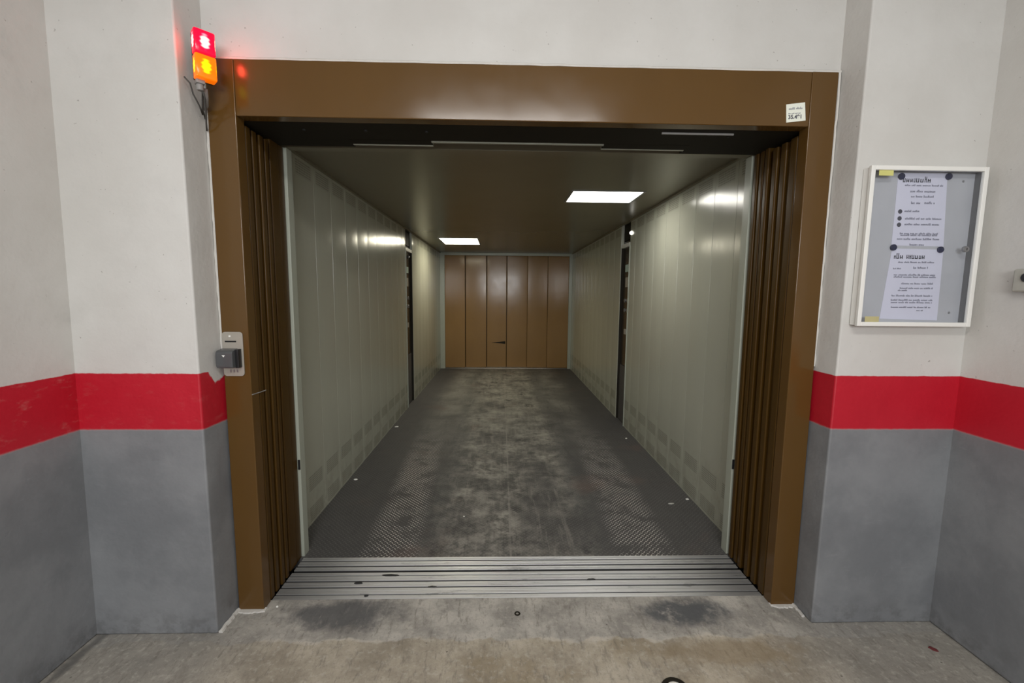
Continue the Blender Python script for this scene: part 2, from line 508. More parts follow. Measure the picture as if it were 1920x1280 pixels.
def disc(bm, c, axis, r, h, seg=24, dome=0.0):
    """short cylinder along axis from c, optional domed end"""
    ax = Vector(axis).normalized()
    prof = [(r, 0), (r, h * 0.75), (r * 0.88, h)] if not dome else [(r, 0), (r, h * .5), (r * .85, h * .8), (r * .5, h * 1.0 + dome)]
    a = ax.orthogonal().normalized()
    b = ax.cross(a)
    rings = [[bm.verts.new(Vector(c) + ax * t + (a * math.cos(w) + b * math.sin(w)) * q) for w in [2 * math.pi * k / seg for k in range(seg)]] for q, t in prof]
    for r0, r1 in zip(rings, rings[1:]):
        for k in range(seg):
            bm.faces.new((r0[k], r0[(k + 1) % seg], r1[(k + 1) % seg], r1[k]))
    bm.faces.new(list(reversed(rings[0])))
    bm.faces.new(rings[-1])


def extrude(bm, prof, p0, p1, plane='yz'):
    """closed profile swept straight from p0 to p1 along the remaining axis"""
    def P(q, t):
        return {'yz': (t, q[0], q[1]), 'xy': (q[0], q[1], t), 'xz': (q[0], t, q[1])}[plane]
    A = [bm.verts.new(P(q, p0)) for q in prof]
    B = [bm.verts.new(P(q, p1)) for q in prof]
    for i in range(len(prof)):
        j = (i + 1) % len(prof)
        bm.faces.new((A[i], A[j], B[j], B[i]))
    bm.faces.new(A)
    bm.faces.new(list(reversed(B)))


def obj(name, bm, mat, parent=None, bevel=0.0, seg=2, smooth=False):
    bmesh.ops.recalc_face_normals(bm, faces=bm.faces)
    me = bpy.data.meshes.new(name)
    bm.to_mesh(me)
    bm.free()
    me.materials.append(mat)
    o = bpy.data.objects.new(name, me)
    COL.objects.link(o)
    if parent is not None:
        o.parent = parent
        o.matrix_parent_inverse = Matrix.Translation(-Vector(parent.location)) if not parent.rotation_euler.z else parent.matrix_world.inverted()
    if smooth:
        for p in me.polygons:
            p.use_smooth = True
    if bevel:
        m = o.modifiers.new('bevel', 'BEVEL')
        m.width = bevel
        m.segments = seg
        m.limit_method = 'ANGLE'
        m.angle_limit = math.radians(40)
        w = o.modifiers.new('wn', 'WEIGHTED_NORMAL')
        w.keep_sharp = True
        for p in me.polygons:
            p.use_smooth = True
    return o


def bobj(name, dims, mat, parent=None, bevel=0.0, label=None):
    bm = bmesh.new()
    if isinstance(dims[0], (int, float)):
        dims = [dims]
    for d in dims:
        box(bm, *d)
    o = obj(name, bm, mat, parent, bevel)
    if label:
        o['label'] = label
    return o


def thing(name, label, cat, loc=(0, 0, 0), group=None):
    o = bpy.data.objects.new(name, None)
    o.empty_display_size = 0.05
    o.location = loc
    COL.objects.link(o)
    o['label'] = label
    o['category'] = cat
    if group:
        o['group'] = group
    return o


def tag(o, label, cat, group=None):
    o['label'] = label
    o['category'] = cat
    if group:
        o['group'] = group
    return o


def struct(name, bm, mat, bevel=0.0):
    o = obj(name, bm, mat, None, bevel)
    o['kind'] = 'structure'
    return o


def slab(bm, quad_b, quad_t, z0, z1):
    vb = [bm.verts.new((x, y, z0)) for x, y in quad_b]
    vt = [bm.verts.new((x, y, z1)) for x, y in quad_t]
    k = len(vb)
    for i in range(k):
        bm.faces.new((vb[i], vb[(i + 1) % k], vt[(i + 1) % k], vt[i]))
    bm.faces.new(list(reversed(vb)))
    bm.faces.new(vt)


# ------------------------------------------------------------------ the setting
H = 2.95
YB = -7.0
bm = bmesh.new(); box(bm, -3.2, 3.4, YB, 0.056, -0.25, 0.0); struct('floor', bm, M['concrete'])
bm = bmesh.new(); box(bm, -3.2, 3.4, YB, 0.06, H, H + 0.12); struct('ceiling', bm, M['garage_ceiling'])
# wall above and beside the door frame
bm = bmesh.new()
box(bm, -1.9, 2.15, 0.008, 0.050, ZT0, H)
box(bm, -1.9, XL0 + 0.012, 0.008, 0.050, 0, ZT0)
box(bm, XR0 - 0.012, 2.15, 0.008, 0.050, 0, ZT0)
struct('wall_front', bm, M['wall'])
# pilasters (very slightly out of plumb)
bm = bmesh.new()
slab(bm, [(XPL0 - 0.2, YPL), (XPL1 + 0.003, YPL), (XPL1 + 0.006, 0.02), (XPL0 - 0.2, 0.02)],
     [(XPL0 - 0.2, YPL + .01), (XPL1 - 0.010, YPL + .01), (XPL1 - 0.004, 0.02), (XPL0 - 0.2, 0.02)], 0, H)
struct('wall_pilaster_left', bm, M['wall_splash'], 0.008)
bm = bmesh.new()
slab(bm, [(XPR0, YPR), (XPR1 + 0.2, YPR), (XPR1 + 0.2, 0.02), (XPR0, 0.02)],
     [(XPR0 + 0.018, YPR - .01), (XPR1 + 0.2, YPR - .01), (XPR1 + 0.2, 0.02), (XPR0 + 0.022, 0.02)], 0, H)
struct('wall_pilaster_right', bm, M['wall'], 0.008)
bm = bmesh.new()
slab(bm, [(XPL0 - .22, YPL + .02), (XPL0 - .22, -3.4), (XPL0 - 0.008, -3.4), (XPL0 - 0.008, YPL + .02)],
     [(XPL0 - .22, YPL + .02), (XPL0 - .22, -3.4), (XPL0 + 0.03, -3.4), (XPL0 + 0.03, YPL + .02)], 0, H)
struct('wall_left', bm, M['wall_scuffed'], 0.01)
bm = bmesh.new()
slab(bm, [(XPR1 + .24, YPR + .02), (XPR1 + .24, -3.4), (XPR1 + 0.004, -3.4), (XPR1 + 0.004, YPR + .02)],
     [(XPR1 + .24, YPR + .02), (XPR1 + .24, -3.4), (XPR1 + 0.002, -3.4), (XPR1 + 0.002, YPR + .02)], 0, H)
struct('wall_right', bm, M['wall'], 0.012)

# ------------------------------------------------------------------ brown door frame
fr = thing('door_frame', 'wide brown painted metal frame around the lift entrance', 'door frame', (0.1, 0.0, 0))


def stile(x0, x1, inner_sign):
    bm = bmesh.new()
    prof = [(x0, -0.012), (x1, -0.012), (x1, 0.048), (x0, 0.048)]
    extrude(bm, prof, 0.0, ZT0, 'xy')
    return obj('jamb', bm, M['brown'], fr, 0.004, 3)


stile(XL0, XL1, 1)
stile(XR1, XR0, -1)
bm = bmesh.new()
box(bm, XL1, XR1, -0.0105, 0.046, ZT1, ZT0)
obj('header', bm, M['brown'], fr, 0.004, 3)
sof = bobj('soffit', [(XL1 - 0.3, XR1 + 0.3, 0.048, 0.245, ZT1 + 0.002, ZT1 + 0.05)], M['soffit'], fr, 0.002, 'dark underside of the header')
bm = bmesh.new()
for px, py in ((570, 243), (686, 245), (800, 247), (1330, 253), (1365, 256)):
    q = at(px, py, 2, ZT1)
    disc(bm, (q.x, max(q.y, .07), ZT1 - 0.0035), (0, 0, 1), 0.007, 0.006, 12)
obj('bolt', bm, M['black'], sof)
bobj('cover_strip', [(0.70, 1.02, 0.085, 0.092, ZT1 - 0.006, ZT1 + 0.002)], M['conduit'], sof, 0.001)
# white filler lines where frame meets plaster
bm = bmesh.new()
pts = [(XL0 - 0.01 + i * (XR0 - XL0 + 0.02) / 40, -0.006, ZT0 + 0.003 + random.uniform(-.001, .0015)) for i in range(41)]
tube(bm, pts, 0.006, 6)
for xs, xe in ((XL0 - 0.004, XL0 - 0.006), (XR0 + 0.003, XR0 + 0.008)):
    pts = [(xs + (xe - xs) * i / 40 + random.uniform(-.002, .002), -0.004, ZB1 + .02 + (ZT0 - ZB1 - .02) * i / 40) for i in range(41)]
    tube(bm, pts, 0.0065, 6)
o = struct('trim_1', bm, M['mortar'])
bm = bmesh.new()
for x0, x1 in ((XL0 - 0.014, XL1 + 0.01), (XR1 - 0.004, XR0 + 0.016)):
    n_ = 18
    top = []
    for i in range(n_ + 1):
        t = i / n_
        x = x0 + (x1 - x0) * t
        yy = -0.020 - 0.010 * math.sin(t * 3.14) + random.uniform(-.004, .004)
        top.append((x, yy))
    prof = top + [(x1, 0.0), (x0, 0.0)]
    extrude(bm, prof, 0.0, 0.007, 'xy')
# the diagonal filler down each reveal foot
tube(bm, [(XPL1 + 0.010 + random.uniform(-.003, .003), y_, 0.004) for y_ in [-.01 - k * .012 for k in range(12)]], 0.010, 6)
tube(bm, [(XPR0 - 0.008 + random.uniform(-.003, .003), y_, 0.004) for y_ in [-.01 - k * .011 for k in range(8)]], 0.008, 6)
struct('trim_2', bm, M['mortar'])

# ------------------------------------------------------------------ telescopic leaves beside the opening
LZ0, LZ1 = 0.004, 2.15


def leaf(parent, side, y0, y1, edge, back=0.32, mat=None, name='leaf', zt=LZ1, fold=True):
    """one hollow sheet-steel leaf seen on its narrow edge, with a rounded closing edge and a slim return lip"""
    s = -1 if side == 'L' else 1
    bm = bmesh.new()
    a, b = (edge, edge + s * back)
    prof = [(a, y0 + .004), (a + s * .004, y0), (b, y0), (b, y1), (a + s * .004, y1), (a, y1 - .004)]
    if fold:
        m_ = (y0 + y1) / 2
        prof = [(a, y0 + .004), (a + s * .004, y0), (b, y0), (b, y1), (a + s * .012, y1), (a + s * .012, m_ + .008), (a, m_ + .006)]
    extrude(bm, prof, LZ0, zt, 'xy')
    return obj(name, bm, mat or M['brown_leaf'], parent, 0.0018, 2)


ld = thing('sliding_door', 'brown landing door leaves folded at the left jamb', 'door', (XL1, 0.06, 0))
for k, (a, b) in enumerate(((0.055, 0.104), (0.107, 0.154), (0.158, 0.203), (0.207, 0.246))):
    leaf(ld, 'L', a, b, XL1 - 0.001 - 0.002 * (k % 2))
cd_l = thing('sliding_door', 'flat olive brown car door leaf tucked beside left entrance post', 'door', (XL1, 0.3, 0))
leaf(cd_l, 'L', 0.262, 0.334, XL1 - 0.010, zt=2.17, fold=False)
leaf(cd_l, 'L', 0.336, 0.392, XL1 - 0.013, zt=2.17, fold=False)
rd = thing('sliding_door', 'brown landing door leaves folded at the right jamb', 'door', (XR1, 0.06, 0))
for k, (a, b) in enumerate(((0.055, 0.127), (0.131, 0.186), (0.191, 0.243))):
    leaf(rd, 'R', a, b, XR1 + 0.001 + 0.002 * (k % 2))
cd_r = thing('sliding_door', 'ribbed brown car door leaves folded beside right entrance post', 'door', (XR1, 0.3, 0))
for k, (a, b) in enumerate(((0.262, 0.302), (0.306, 0.346), (0.350, 0.392))):
    leaf(cd_r, 'R', a, b, XR1 + 0.003 + 0.003 * (k % 2), zt=2.17)
# scratch across the first left leaf and jamb
bm = bmesh.new()
tube(bm, [(XL1 + .0007, -0.010, 1.010), (XL1 + .0007, 0.03, 1.008), (XL1 + .0007, 0.047, 1.007), (XL1 + .0007, 0.06, 1.0065), (XL1 + .0007, 0.098, 1.006)], 0.0022, 6)
obj('scratch', bm, M['conduit'], ld)

# ------------------------------------------------------------------ grooved sills
def groove_prof(y0, y1, grooves, depth=0.013, zt=0.002, zb=-0.05):
    prof = [(y0, zb), (y0, zt)]
    for gc, gw in grooves:
        prof += [(gc - gw / 2, zt), (gc - gw / 2 + .001, zt - depth), (gc + gw / 2 - .001, zt - depth), (gc + gw / 2, zt)]
    prof += [(y1, zt), (y1, zb)]
    return prof


bm = bmesh.new()
extrude(bm, groove_prof(0.058, 0.252, [(0.086, .009), (0.112, .003), (0.138, .012), (0.160, .003), (0.184, .013), (0.205, .004), (0.228, .008)]), XL1 + .001, XR1 - .001)
tag(obj('door_sill', bm, M['alu'], None, 0.0012), 'worn grooved metal landing sill on the concrete side of the threshold', 'sill')
bm = bmesh.new()
box(bm, XL1 - .3, XR1 + .3, 0.2525, 0.272, -0.25, -0.06)
struct('trim_3', bm, M['black'])
# dark lift shaft around the car
M['shaft'] = simple('dark_shaft_concrete', (0.05, 0.048, 0.045), 0.9)
bm = bmesh.new(); box(bm, -1.95, -1.85, 0.051, 6.95, -0.3, H); struct('wall_shaft_left', bm, M['shaft'])
bm = bmesh.new(); box(bm, 2.05, 2.15, 0.051, 6.95, -0.3, H); struct('wall_shaft_right', bm, M['shaft'])
bm = bmesh.new(); box(bm, -1.95, 2.15, 6.95, 7.05, -0.3, H); struct('wall_shaft_back', bm, M['shaft'])
bm = bmesh.new(); box(bm, -1.95, 2.15, 0.062, 7.05, H, H + .1); struct('ceiling_shaft', bm, M['shaft'])
bm = bmesh.new(); box(bm, -1.95, 2.15, 0.058, 7.05, -0.35, -0.25); struct('floor_shaft', bm, M['shaft'])

# ------------------------------------------------------------------ the lift car
car = thing('lift_car', 'long pale green drive-in lift car with a dark steel floor', 'lift', (0.09, 3.4, 0))
bm = bmesh.new()
extrude(bm, groove_prof(0.272, YF, [(0.287, .004), (0.306, .014), (0.328, .004), (0.352, .011), (0.370, .004)]), XL1 + .001, XR1 - .001)
obj('car_sill', bm, M['alu'], car, 0.0012)
fl = bobj('car_floor', (XCL - .02, XCR + .02, YF, YE + 0.03, -0.06, 0.0), M['car_floor'], car)
fl['label'] = 'dark worn checker plate floor'


def side_wall(x, s, y0, y1):
    """row of 273 mm sheet panels with narrow joints, each very slightly dished"""
    bm = bmesh.new()
    prof = []
    y = 0.69
    while y > y0:
        y -= 0.273
    edges = []
    while y < y1:
        a, b = max(y, y0), min(y + 0.273, y1)
        if b - a > 0.01:
            edges.append((a, b, y))
        y += 0.273
    rnd = random.Random(int(x * 100))
    for a, b, yy in edges:
        bulge = 0.0007 + rnd.uniform(0, .0012)
        prof += [(x + s * .0025, a), (x + s * .0025, a + .0010)]
        for i in range(9):
            t = i / 8
            yq = a + .0018 + (b - a - .0036) * t
            prof.append((x - s * bulge * math.sin(math.pi * t), yq))
        prof += [(x + s * .0025, b - .0010)]
    prof += [(x + s * .004, y1), (x + s * .03, y1), (x + s * .03, y0)]
    extrude(bm, prof, 0.0, ZC, 'xy')
    o = obj('side_wall', bm, M['car_wall'], car)
    for p in o.data.polygons:
        p.use_smooth = abs(p.normal.z) < .5
    try:
        o.data.set_sharp_from_angle(angle=math.radians(20))
    except Exception:
        pass
    return o


YL0, YL1, YR0, YR1 = 3.57, 3.965, 2.79, 3.13
side_wall(XCL, -1, 0.455, YL0)
side_wall(XCL, -1, YL1, YE)
side_wall(XCR, 1, 0.455, YR0)
side_wall(XCR, 1, YR1, YE)
# recess backs between the wall halves
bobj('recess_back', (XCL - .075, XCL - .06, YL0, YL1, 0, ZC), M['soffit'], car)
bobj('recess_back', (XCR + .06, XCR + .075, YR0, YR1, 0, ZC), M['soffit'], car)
# ceiling with openings for the two lights
L1 = (0.545, 1.105, 1.53, 1.93)
L2 = (-0.905, -0.345, 4.42, 5.19)
bm = bmesh.new()
box(bm, XCL - .03, XCR + .03, 0.44, L1[2], ZC, ZC + .05)
box(bm, XCL - .03, L1[0], L1[2], L1[3], ZC, ZC + .05)
box(bm, L1[1], XCR + .03, L1[2], L1[3], ZC, ZC + .05)
box(bm, XCL - .03, XCR + .03, L1[3], L2[2], ZC, ZC + .05)
box(bm, XCL - .03, L2[0], L2[2], L2[3], ZC, ZC + .05)
box(bm, L2[1], XCR + .03, L2[2], L2[3], ZC, ZC + .05)
box(bm, XCL - .03, XCR + .03, L2[3], YE + .04, ZC, ZC + .05)
cc = obj('car_ceiling', bm, M['car_ceiling'], car)
# cove strips along the ceiling edges
for x0, x1 in ((XCL, XCL + .02), (XCR - .02, XCR)):
    bobj('ceiling_trim', (x0, x1, 0.46, YE, ZC - .012, ZC), M['car_ceiling'], car)
# front entrance posts and lintel
pl = bobj('entrance_post', [(XCL - .03, XL1, 0.398, 0.455, 0.0, 2.175)], M['car_post'], car, 0.002)
bobj('buffer', (XL1 - .013, XL1 - .001, 0.3955, 0.4, 0.50, 0.555), M['dark_plastic'], pl, 0.001)
pr = bobj('entrance_post', [(XR1, XCR + .03, 0.398, 0.455, 0.0, 2.175)], M['car_post'], car, 0.002)
bobj('buffer', (XR1 + .001, XR1 + .013, 0.3955, 0.4, 0.50, 0.555), M['dark_plastic'], pr, 0.001)
lin = bobj('lintel', [(XCL - .03, XCR + .03, 0.398, 0.455, 2.176, ZC + .05)], M['car_ceiling'], car, 0.002)
# stepped telescopic track covers hanging between header and car
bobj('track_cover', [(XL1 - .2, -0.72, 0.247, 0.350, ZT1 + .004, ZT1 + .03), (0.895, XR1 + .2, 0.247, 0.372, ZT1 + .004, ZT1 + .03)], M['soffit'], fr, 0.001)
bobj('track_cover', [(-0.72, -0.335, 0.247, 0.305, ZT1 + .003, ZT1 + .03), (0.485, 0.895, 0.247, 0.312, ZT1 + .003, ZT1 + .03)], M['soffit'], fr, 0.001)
bobj('track_rail', [(-0.335, 0.485, 0.256, 0.272, ZT1 + .000, ZT1 + .024)], M['car_post'], lin, 0.001)
bobj('track_rail', [(-0.72, -0.335, 0.315, 0.326, ZT1 + .002, ZT1 + .024)], M['car_post'], lin, 0.001)
bobj('track_rail', [(0.485, 0.895, 0.318, 0.329, ZT1 + .002, ZT1 + .024)], M['car_post'], lin, 0.001)
# rear portal
bobj('rear_post', (XCL, XEL, YE, YE + .05, 0, ZC), M['car_post'], car, 0.002)
bobj('rear_post', (XER, XCR, YE, YE + .05, 0, ZC), M['car_post'], car, 0.002)
bobj('rear_lintel', (XEL, XER, YE, YE + .05, ZE, ZC), M['car_post'], car, 0.002)
bobj('rear_sill', (XEL, XER, YE + .031, YE + .30, -0.05, 0.004), M['alu'], car, 0.001)

rear = thing('sliding_door', 'closed tan brown door of six tall leaves at the far end', 'door', (0.1, YE + .1, 0))
xs = [XEL - .03, -0.705, -0.289, 0.107, 0.515, 0.913, XER + .03]
ys = [0.060, 0.092, 0.124, 0.124, 0.092, 0.060]
for k in range(6):
    y0 = YE + ys[k]
    x0, x1 = xs[k] + (0.006 if k < 4 else 0.0012), xs[k + 1] - (0.006 if k < 3 else 0.0012)
    bm = bmesh.new()
    # tray-folded sheet: flat face with chamfered returned edges
    prof = [(x0, y0 + .028), (x0, y0 + .006), (x0 + .010, y0), (x1 - .010, y0), (x1, y0 + .006), (x1, y0 + .028)]
    extrude(bm, prof, 0.012, ZE + .02, 'xy')
    lf = obj('leaf', bm, M['brown_inner'], rear, 0.0015)
    if k == 2:
        bm = bmesh.new()
        zz = 0.50
        prof = [(-0.20, zz), (0.075, zz + .035), (0.085, zz + .02), (0.08, zz - .02), (0.02, zz - .012)]
        extrude(bm, prof, y0 - .0015, y0 + .003, 'xz')
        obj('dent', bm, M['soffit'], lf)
bobj('backing_sheet', (XEL - .05, XER + .05, YE + .165, YE + .175, 0.006, ZE + .02), M['brown_leaf'], rear)

# ------------------------------------------------------------------ ceiling lights in the car
def ceiling_light(R, label, mat):
    x0, x1, y0, y1 = R
    t = thing('ceiling_light', label, 'light', ((x0 + x1) / 2, (y0 + y1) / 2, ZC), 'recessed lights in the lift ceiling')
    w = 0.022
    bm = bmesh.new()
    zb, zt = ZC - 0.004, ZC + .03
    box(bm, x0 - .01, x1 + .01, y0 - .01, y0 + w * .4, zb, ZC)
    box(bm, x0 - .01, x1 + .01, y1 - w * .4, y1 + .01, zb, ZC)
    box(bm, x0 - .01, x0 + w * .4, y0 + w * .4, y1 - w * .4, zb, ZC)
    box(bm, x1 - w * .4, x1 + .01, y0 + w * .4, y1 - w * .4, zb, ZC)
    box(bm, x0, x1, y0, y0 + .004, ZC, zt)
    box(bm, x0, x1, y1 - .004, y1, ZC, zt)
    box(bm, x0, x0 + .004, y0 + .004, y1 - .004, ZC, zt)
    box(bm, x1 - .004, x1, y0 + .004, y1 - .004, ZC, zt)
    obj('frame', bm, M['steel'], t)
    bobj('diffuser', (x0 + .005, x1 - .005, y0 + .005, y1 - .005, ZC + .002, ZC + .028), mat, t)
    return t


ceiling_light(L1, 'bright rectangular light in the lift ceiling nearer the entrance, right of middle', M['diffuser'])
ceiling_light(L2, 'smaller looking bright light far back in the lift ceiling, left of middle', M['diffuser_far'])

# ------------------------------------------------------------------ control columns in the wall recesses
def column(side):
    L = side == 'L'
    x = XCL if L else XCR
    s = -1 if L else 1
    y0, y1 = (YL0, YL1) if L else (YR0, YR1)
    t = thing('control_panel', 'dark narrow control column recessed in the %s wall of the lift' % ('left' if L else 'right'), 'control panel', (x, (y0 + y1) / 2, 0))

    def bx(name, d0, d1, ya, yb, za, zb, m, par=t, bev=.002):
        xa, xb = sorted((x + s * d0, x + s * d1))
        return bobj(name, (xa, xb, ya, yb, za, zb), m, par, bev)
    up = bx('upper_panel', .030, .058, y0 + .012, y1 - .012, 0.66, 2.06, M['dark_glass'])
    bx('lower_panel', .024, .058, y0 + .012, y1 - .012, 0.0, 0.655, M['lower_steel'])
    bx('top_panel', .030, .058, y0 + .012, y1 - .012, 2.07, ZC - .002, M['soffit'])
    bx('trim_strip', -.008, .050, y0 - .006, y0 + .008, 0.0, 2.0, M['car_post'])
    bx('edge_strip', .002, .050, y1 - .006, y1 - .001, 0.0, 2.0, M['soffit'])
    ym = (y0 + y1) / 2
    bx('bracket', .000, .030, y0 + .02, y1 - .02, 1.99, 2.03, M['white_metal'], up)
    bx('display', .022, .032, ym - .06, ym + .06, 1.72, 1.80, M['green_led'], up)
    bx('notice_plate', .024, .032, ym - .05, ym + .05, 1.55, 1.66, M['steel_plate'], up)
    for k in range(4):
        bm = bmesh.new()
        disc(bm, (x + s * .031, ym - .05 + .1 * (k % 2), 1.40 - .11 * (k // 2)), (-s, 0, 0), 0.022, 0.010, 16)
        obj('button', bm, M['steel'], up)
    bx('key_switch', .020, .032, ym - .03, ym + .03, 1.02, 1.08, M['steel_plate'], up)
    if not L:
        bm = bmesh.new()
        disc(bm, (x - .0015, y0 - .05, 2.115), (-1, 0, 0), 0.020, 0.016, 16, 0.006)
        obj('lamp', bm, M['lamp_dot'], t, smooth=True)
    else:
        bm = bmesh.new()
        disc(bm, (x + s * .028, ym + .06, 1.93), (1, 0, 0), 0.02, 0.02, 16, 0.006)
        obj('lamp', bm, M['steel'], t, smooth=True)
    return t


column('L')
column('R')

# ------------------------------------------------------------------ red and amber signal lamp
lc = Vector((-1.125, -0.118, 2.331))
sig = thing('signal_lamp', 'lit red over amber signal lamp at the top left frame corner', 'light', lc)
sig.rotation_euler = (0, 0, math.radians(46))
bpy.context.view_layer.update()


def sig_part(name, bm, mat, bevel=0.0, parent=None, smooth=False):
    bmesh.ops.recalc_face_normals(bm, faces=bm.faces)
    me = bpy.data.meshes.new(name)
    bm.to_mesh(me)
    bm.free()
    me.materials.append(mat)
    o = bpy.data.objects.new(name, me)
    COL.objects.link(o)
    o.parent = parent or sig
    if bevel:
        m = o.modifiers.new('bevel', 'BEVEL')
        m.width = bevel
        m.segments = 3
    if smooth or bevel:
        for p in me.polygons:
            p.use_smooth = True
    return o


bm = bmesh.new(); box(bm, -0.034, 0.034, -0.026, 0.018, 0.002, 0.086); sig_part('red_lens', bm, M['red_lens'], 0.006)
bm = bmesh.new(); box(bm, -0.034, 0.034, -0.026, 0.018, -0.086, -0.001); sig_part('amber_lens', bm, M['amber_lens'], 0.006)
bm = bmesh.new(); box(bm, -0.032, 0.032, 0.016, 0.032, -0.084, 0.084); sig_part('housing', bm, M['dark_plastic'], 0.004)
bm = bmesh.new()
box(bm, -0.030, -0.002, -0.004, 0.028, -0.100, -0.086)
disc(bm, (-0.016, 0.012, -0.100), (0, 0, -1), 0.012, 0.022, 14)
sig_part('cable_gland', bm, M['conduit'], 0.002)
bm = bmesh.new(); box(bm, -0.012, 0.012, 0.030, 0.060, -0.02, 0.02); sig_part('bracket', bm, M['dark_plastic'], 0.002)
# wires hanging below the lamp to the wall corner
bm = bmesh.new()
wp = [(-1.138, -.124, 2.208), (-1.150, -.100, 2.212), (-1.165, -.080, 2.195), (-1.184, -.055, 2.165), (-1.190, -.036, 2.150), (-1.198, -.020, 2.146)]
tube(bm, wp, 0.0035, 6)
wp = [(-1.136, -.120, 2.208), (-1.148, -.090, 2.190), (-1.168, -.060, 2.160), (-1.182, -.040, 2.120), (-1.195, -.020, 2.100)]
tube(bm, wp, 0.0035, 6)
wp = [(-1.196, -.130, 2.255), (-1.185, -.115, 2.238), (-1.186, -.100, 2.205), (-1.178, -.080, 2.170), (-1.188, -.050, 2.150)]
tube(bm, wp, 0.003, 6)
tag(obj('cable', bm, M['cable'], None, smooth=True), 'tangled dark wires hanging below the red and amber signal lamp', 'cable')
bm = bmesh.new()
tube(bm, [(-1.150, -.085, 2.232), (-1.158, -.070, 2.205), (-1.172, -.050, 2.186), (-1.192, -.030, 2.180)], 0.009, 10)
tag(obj('conduit', bm, M['conduit'], None, smooth=True), 'short grey conduit elbow between signal lamp and plaster', 'pipe')

# ------------------------------------------------------------------ call switch on the left jamb
yq = -0.0125
cs = thing('call_switch', 'nickel call switch plate with hooded grey key box on left jamb', 'switch', (-1.15, yq, 1.19))


def rrect(x0, x1, z0, z1, r, k=5):
    out = []
    for cx, cz, a0 in ((x1 - r, z1 - r, 0), (x0 + r, z1 - r, 90), (x0 + r, z0 + r, 180), (x1 - r, z0 + r, 270)):
        for i in range(k + 1):
            a = math.radians(a0 + 90 * i / k)
            out.append((cx + r * math.cos(a), cz + r * math.sin(a)))
    return out


bm = bmesh.new(); extrude(bm, rrect(-1.190, -1.103, 1.093, 1.284, 0.014), yq - .006, yq, 'xz')
plate = obj('plate', bm, M['steel_plate'], cs, 0.0015)
bobj('slot', (-1.177, -1.130, yq - .0072, yq - .0055, 1.240, 1.246), M['black'], plate)
bobj('indicator', (-1.160, -1.152, yq - .0072, yq - .0055, 1.262, 1.269), M['white_metal'], plate)
bm = bmesh.new()
prof = [(yq - .006, 1.214), (yq - .042, 1.208), (yq - .050, 1.200), (yq - .050, 1.142), (yq - .044, 1.134), (yq - .006, 1.132)]
extrude(bm, prof, -1.193, -1.124)
obj('key_box', bm, M['grey_plastic'], cs, 0.003)
bobj('box_side', (-1.1245, -1.110, yq - .030, yq - .006, 1.132, 1.212), M['dark_plastic'], cs, 0.002)
bm = bmesh.new()
prof = [(-1.166, 1.190), (-1.152, 1.190), (-1.159, 1.181)]
extrude(bm, prof, yq - .0512, yq - .0498, 'xz')
obj('arrow_mark', bm, M['white_metal'], cs)
bobj('screw', [(-1.162 + .014 * k, -1.156 + .014 * k, yq - .0075, yq - .0055, 1.110, 1.122) for k in range(3)], M['steel'], plate)

# ------------------------------------------------------------------ sticker on the header
a, b, c_, d_ = at(1474, 196, 1, -.011), at(1509, 192, 1, -.011), at(1510, 226, 1, -.011), at(1474, 230, 1, -.011)
stt = thing('sticker', 'small white plate with printed number on the header, upper right', 'sticker', ((a.x + b.x) / 2, -.012, (a.z + d_.z) / 2))
bm = bmesh.new()
v0 = [bm.verts.new((p.x, -.0106, p.z)) for p in (a, b, c_, d_)]
v1 = [bm.verts.new((p.x, -.0125, p.z)) for p in (a, b, c_, d_)]
for i in range(4):
    bm.faces.new((v0[i], v0[(i + 1) % 4], v1[(i + 1) % 4], v1[i]))
bm.faces.new(v0); bm.faces.new(v1)
obj('face', bm, M['sticker'], stt)
w_ = b.x - a.x
lx = a.x + .15 * w_


def strokes(bm, x0, x1, zc, h, y, slope=0.0, rnd=random, dens=1.0, word=(3, 8)):
    """a line of tiny unreadable print"""
    x = x0
    k = 0
    wl = rnd.randint(*word)
    while x < x1:
        cw = h * rnd.uniform(.38, .7)
        hh = h * rnd.choice((.62, .62, .7, 1.0))
        z = zc + slope * (x - x0)
        if rnd.random() < dens:
            for q in range(2):
                xa = x + cw * (.55 * q)
                box(bm, xa, xa + cw * .26, y - .0003, y, z - h * .35, z - h * .35 + hh)
            zz = z - h * .35 + rnd.choice((0, .25, .5)) * hh
            box(bm, x, x + cw * .8, y - .0003, y, zz, zz + h * .14)
        x += cw * 1.12
        k += 1
        if k >= wl:
            x += h * .5
            k = 0
            wl = rnd.randint(*word)


bm = bmesh.new()
strokes(bm, lx, lx + .058, a.z - .018, .009, -.0127, .08)
strokes(bm, lx, lx + .050, a.z - .037, .0045, -.0127, .08)
obj('small_print', bm, M['ink'], stt)


def text_mesh(name, body, size, loc, rot, mat, parent, bold=.0):
    cu = bpy.data.curves.new(name, 'FONT')
    cu.body = body
    cu.size = size
    cu.extrude = 0.0003
    cu.offset = bold
    to = bpy.data.objects.new(name, cu)
    COL.objects.link(to)
    bpy.context.view_layer.update()
    dg = bpy.context.evaluated_depsgraph_get()
    me = bpy.data.meshes.new_from_object(to.evaluated_get(dg))
    bpy.data.objects.remove(to)
    me.materials.clear()
    me.materials.append(mat)
    me.transform(Matrix.Translation(loc) @ Matrix.Rotation(rot, 4, 'Y') @ Matrix.Rotation(math.radians(90), 4, 'X'))
    o = bpy.data.objects.new(name, me)
    COL.objects.link(o)
    o.parent = parent
    o.matrix_parent_inverse = Matrix.Translation(-Vector(parent.location))
    return o


text_mesh('number_print', '35.491', 0.022, (lx, -.0128, d_.z + .014), math.radians(-4), M['ink_dark'], stt, .0006)

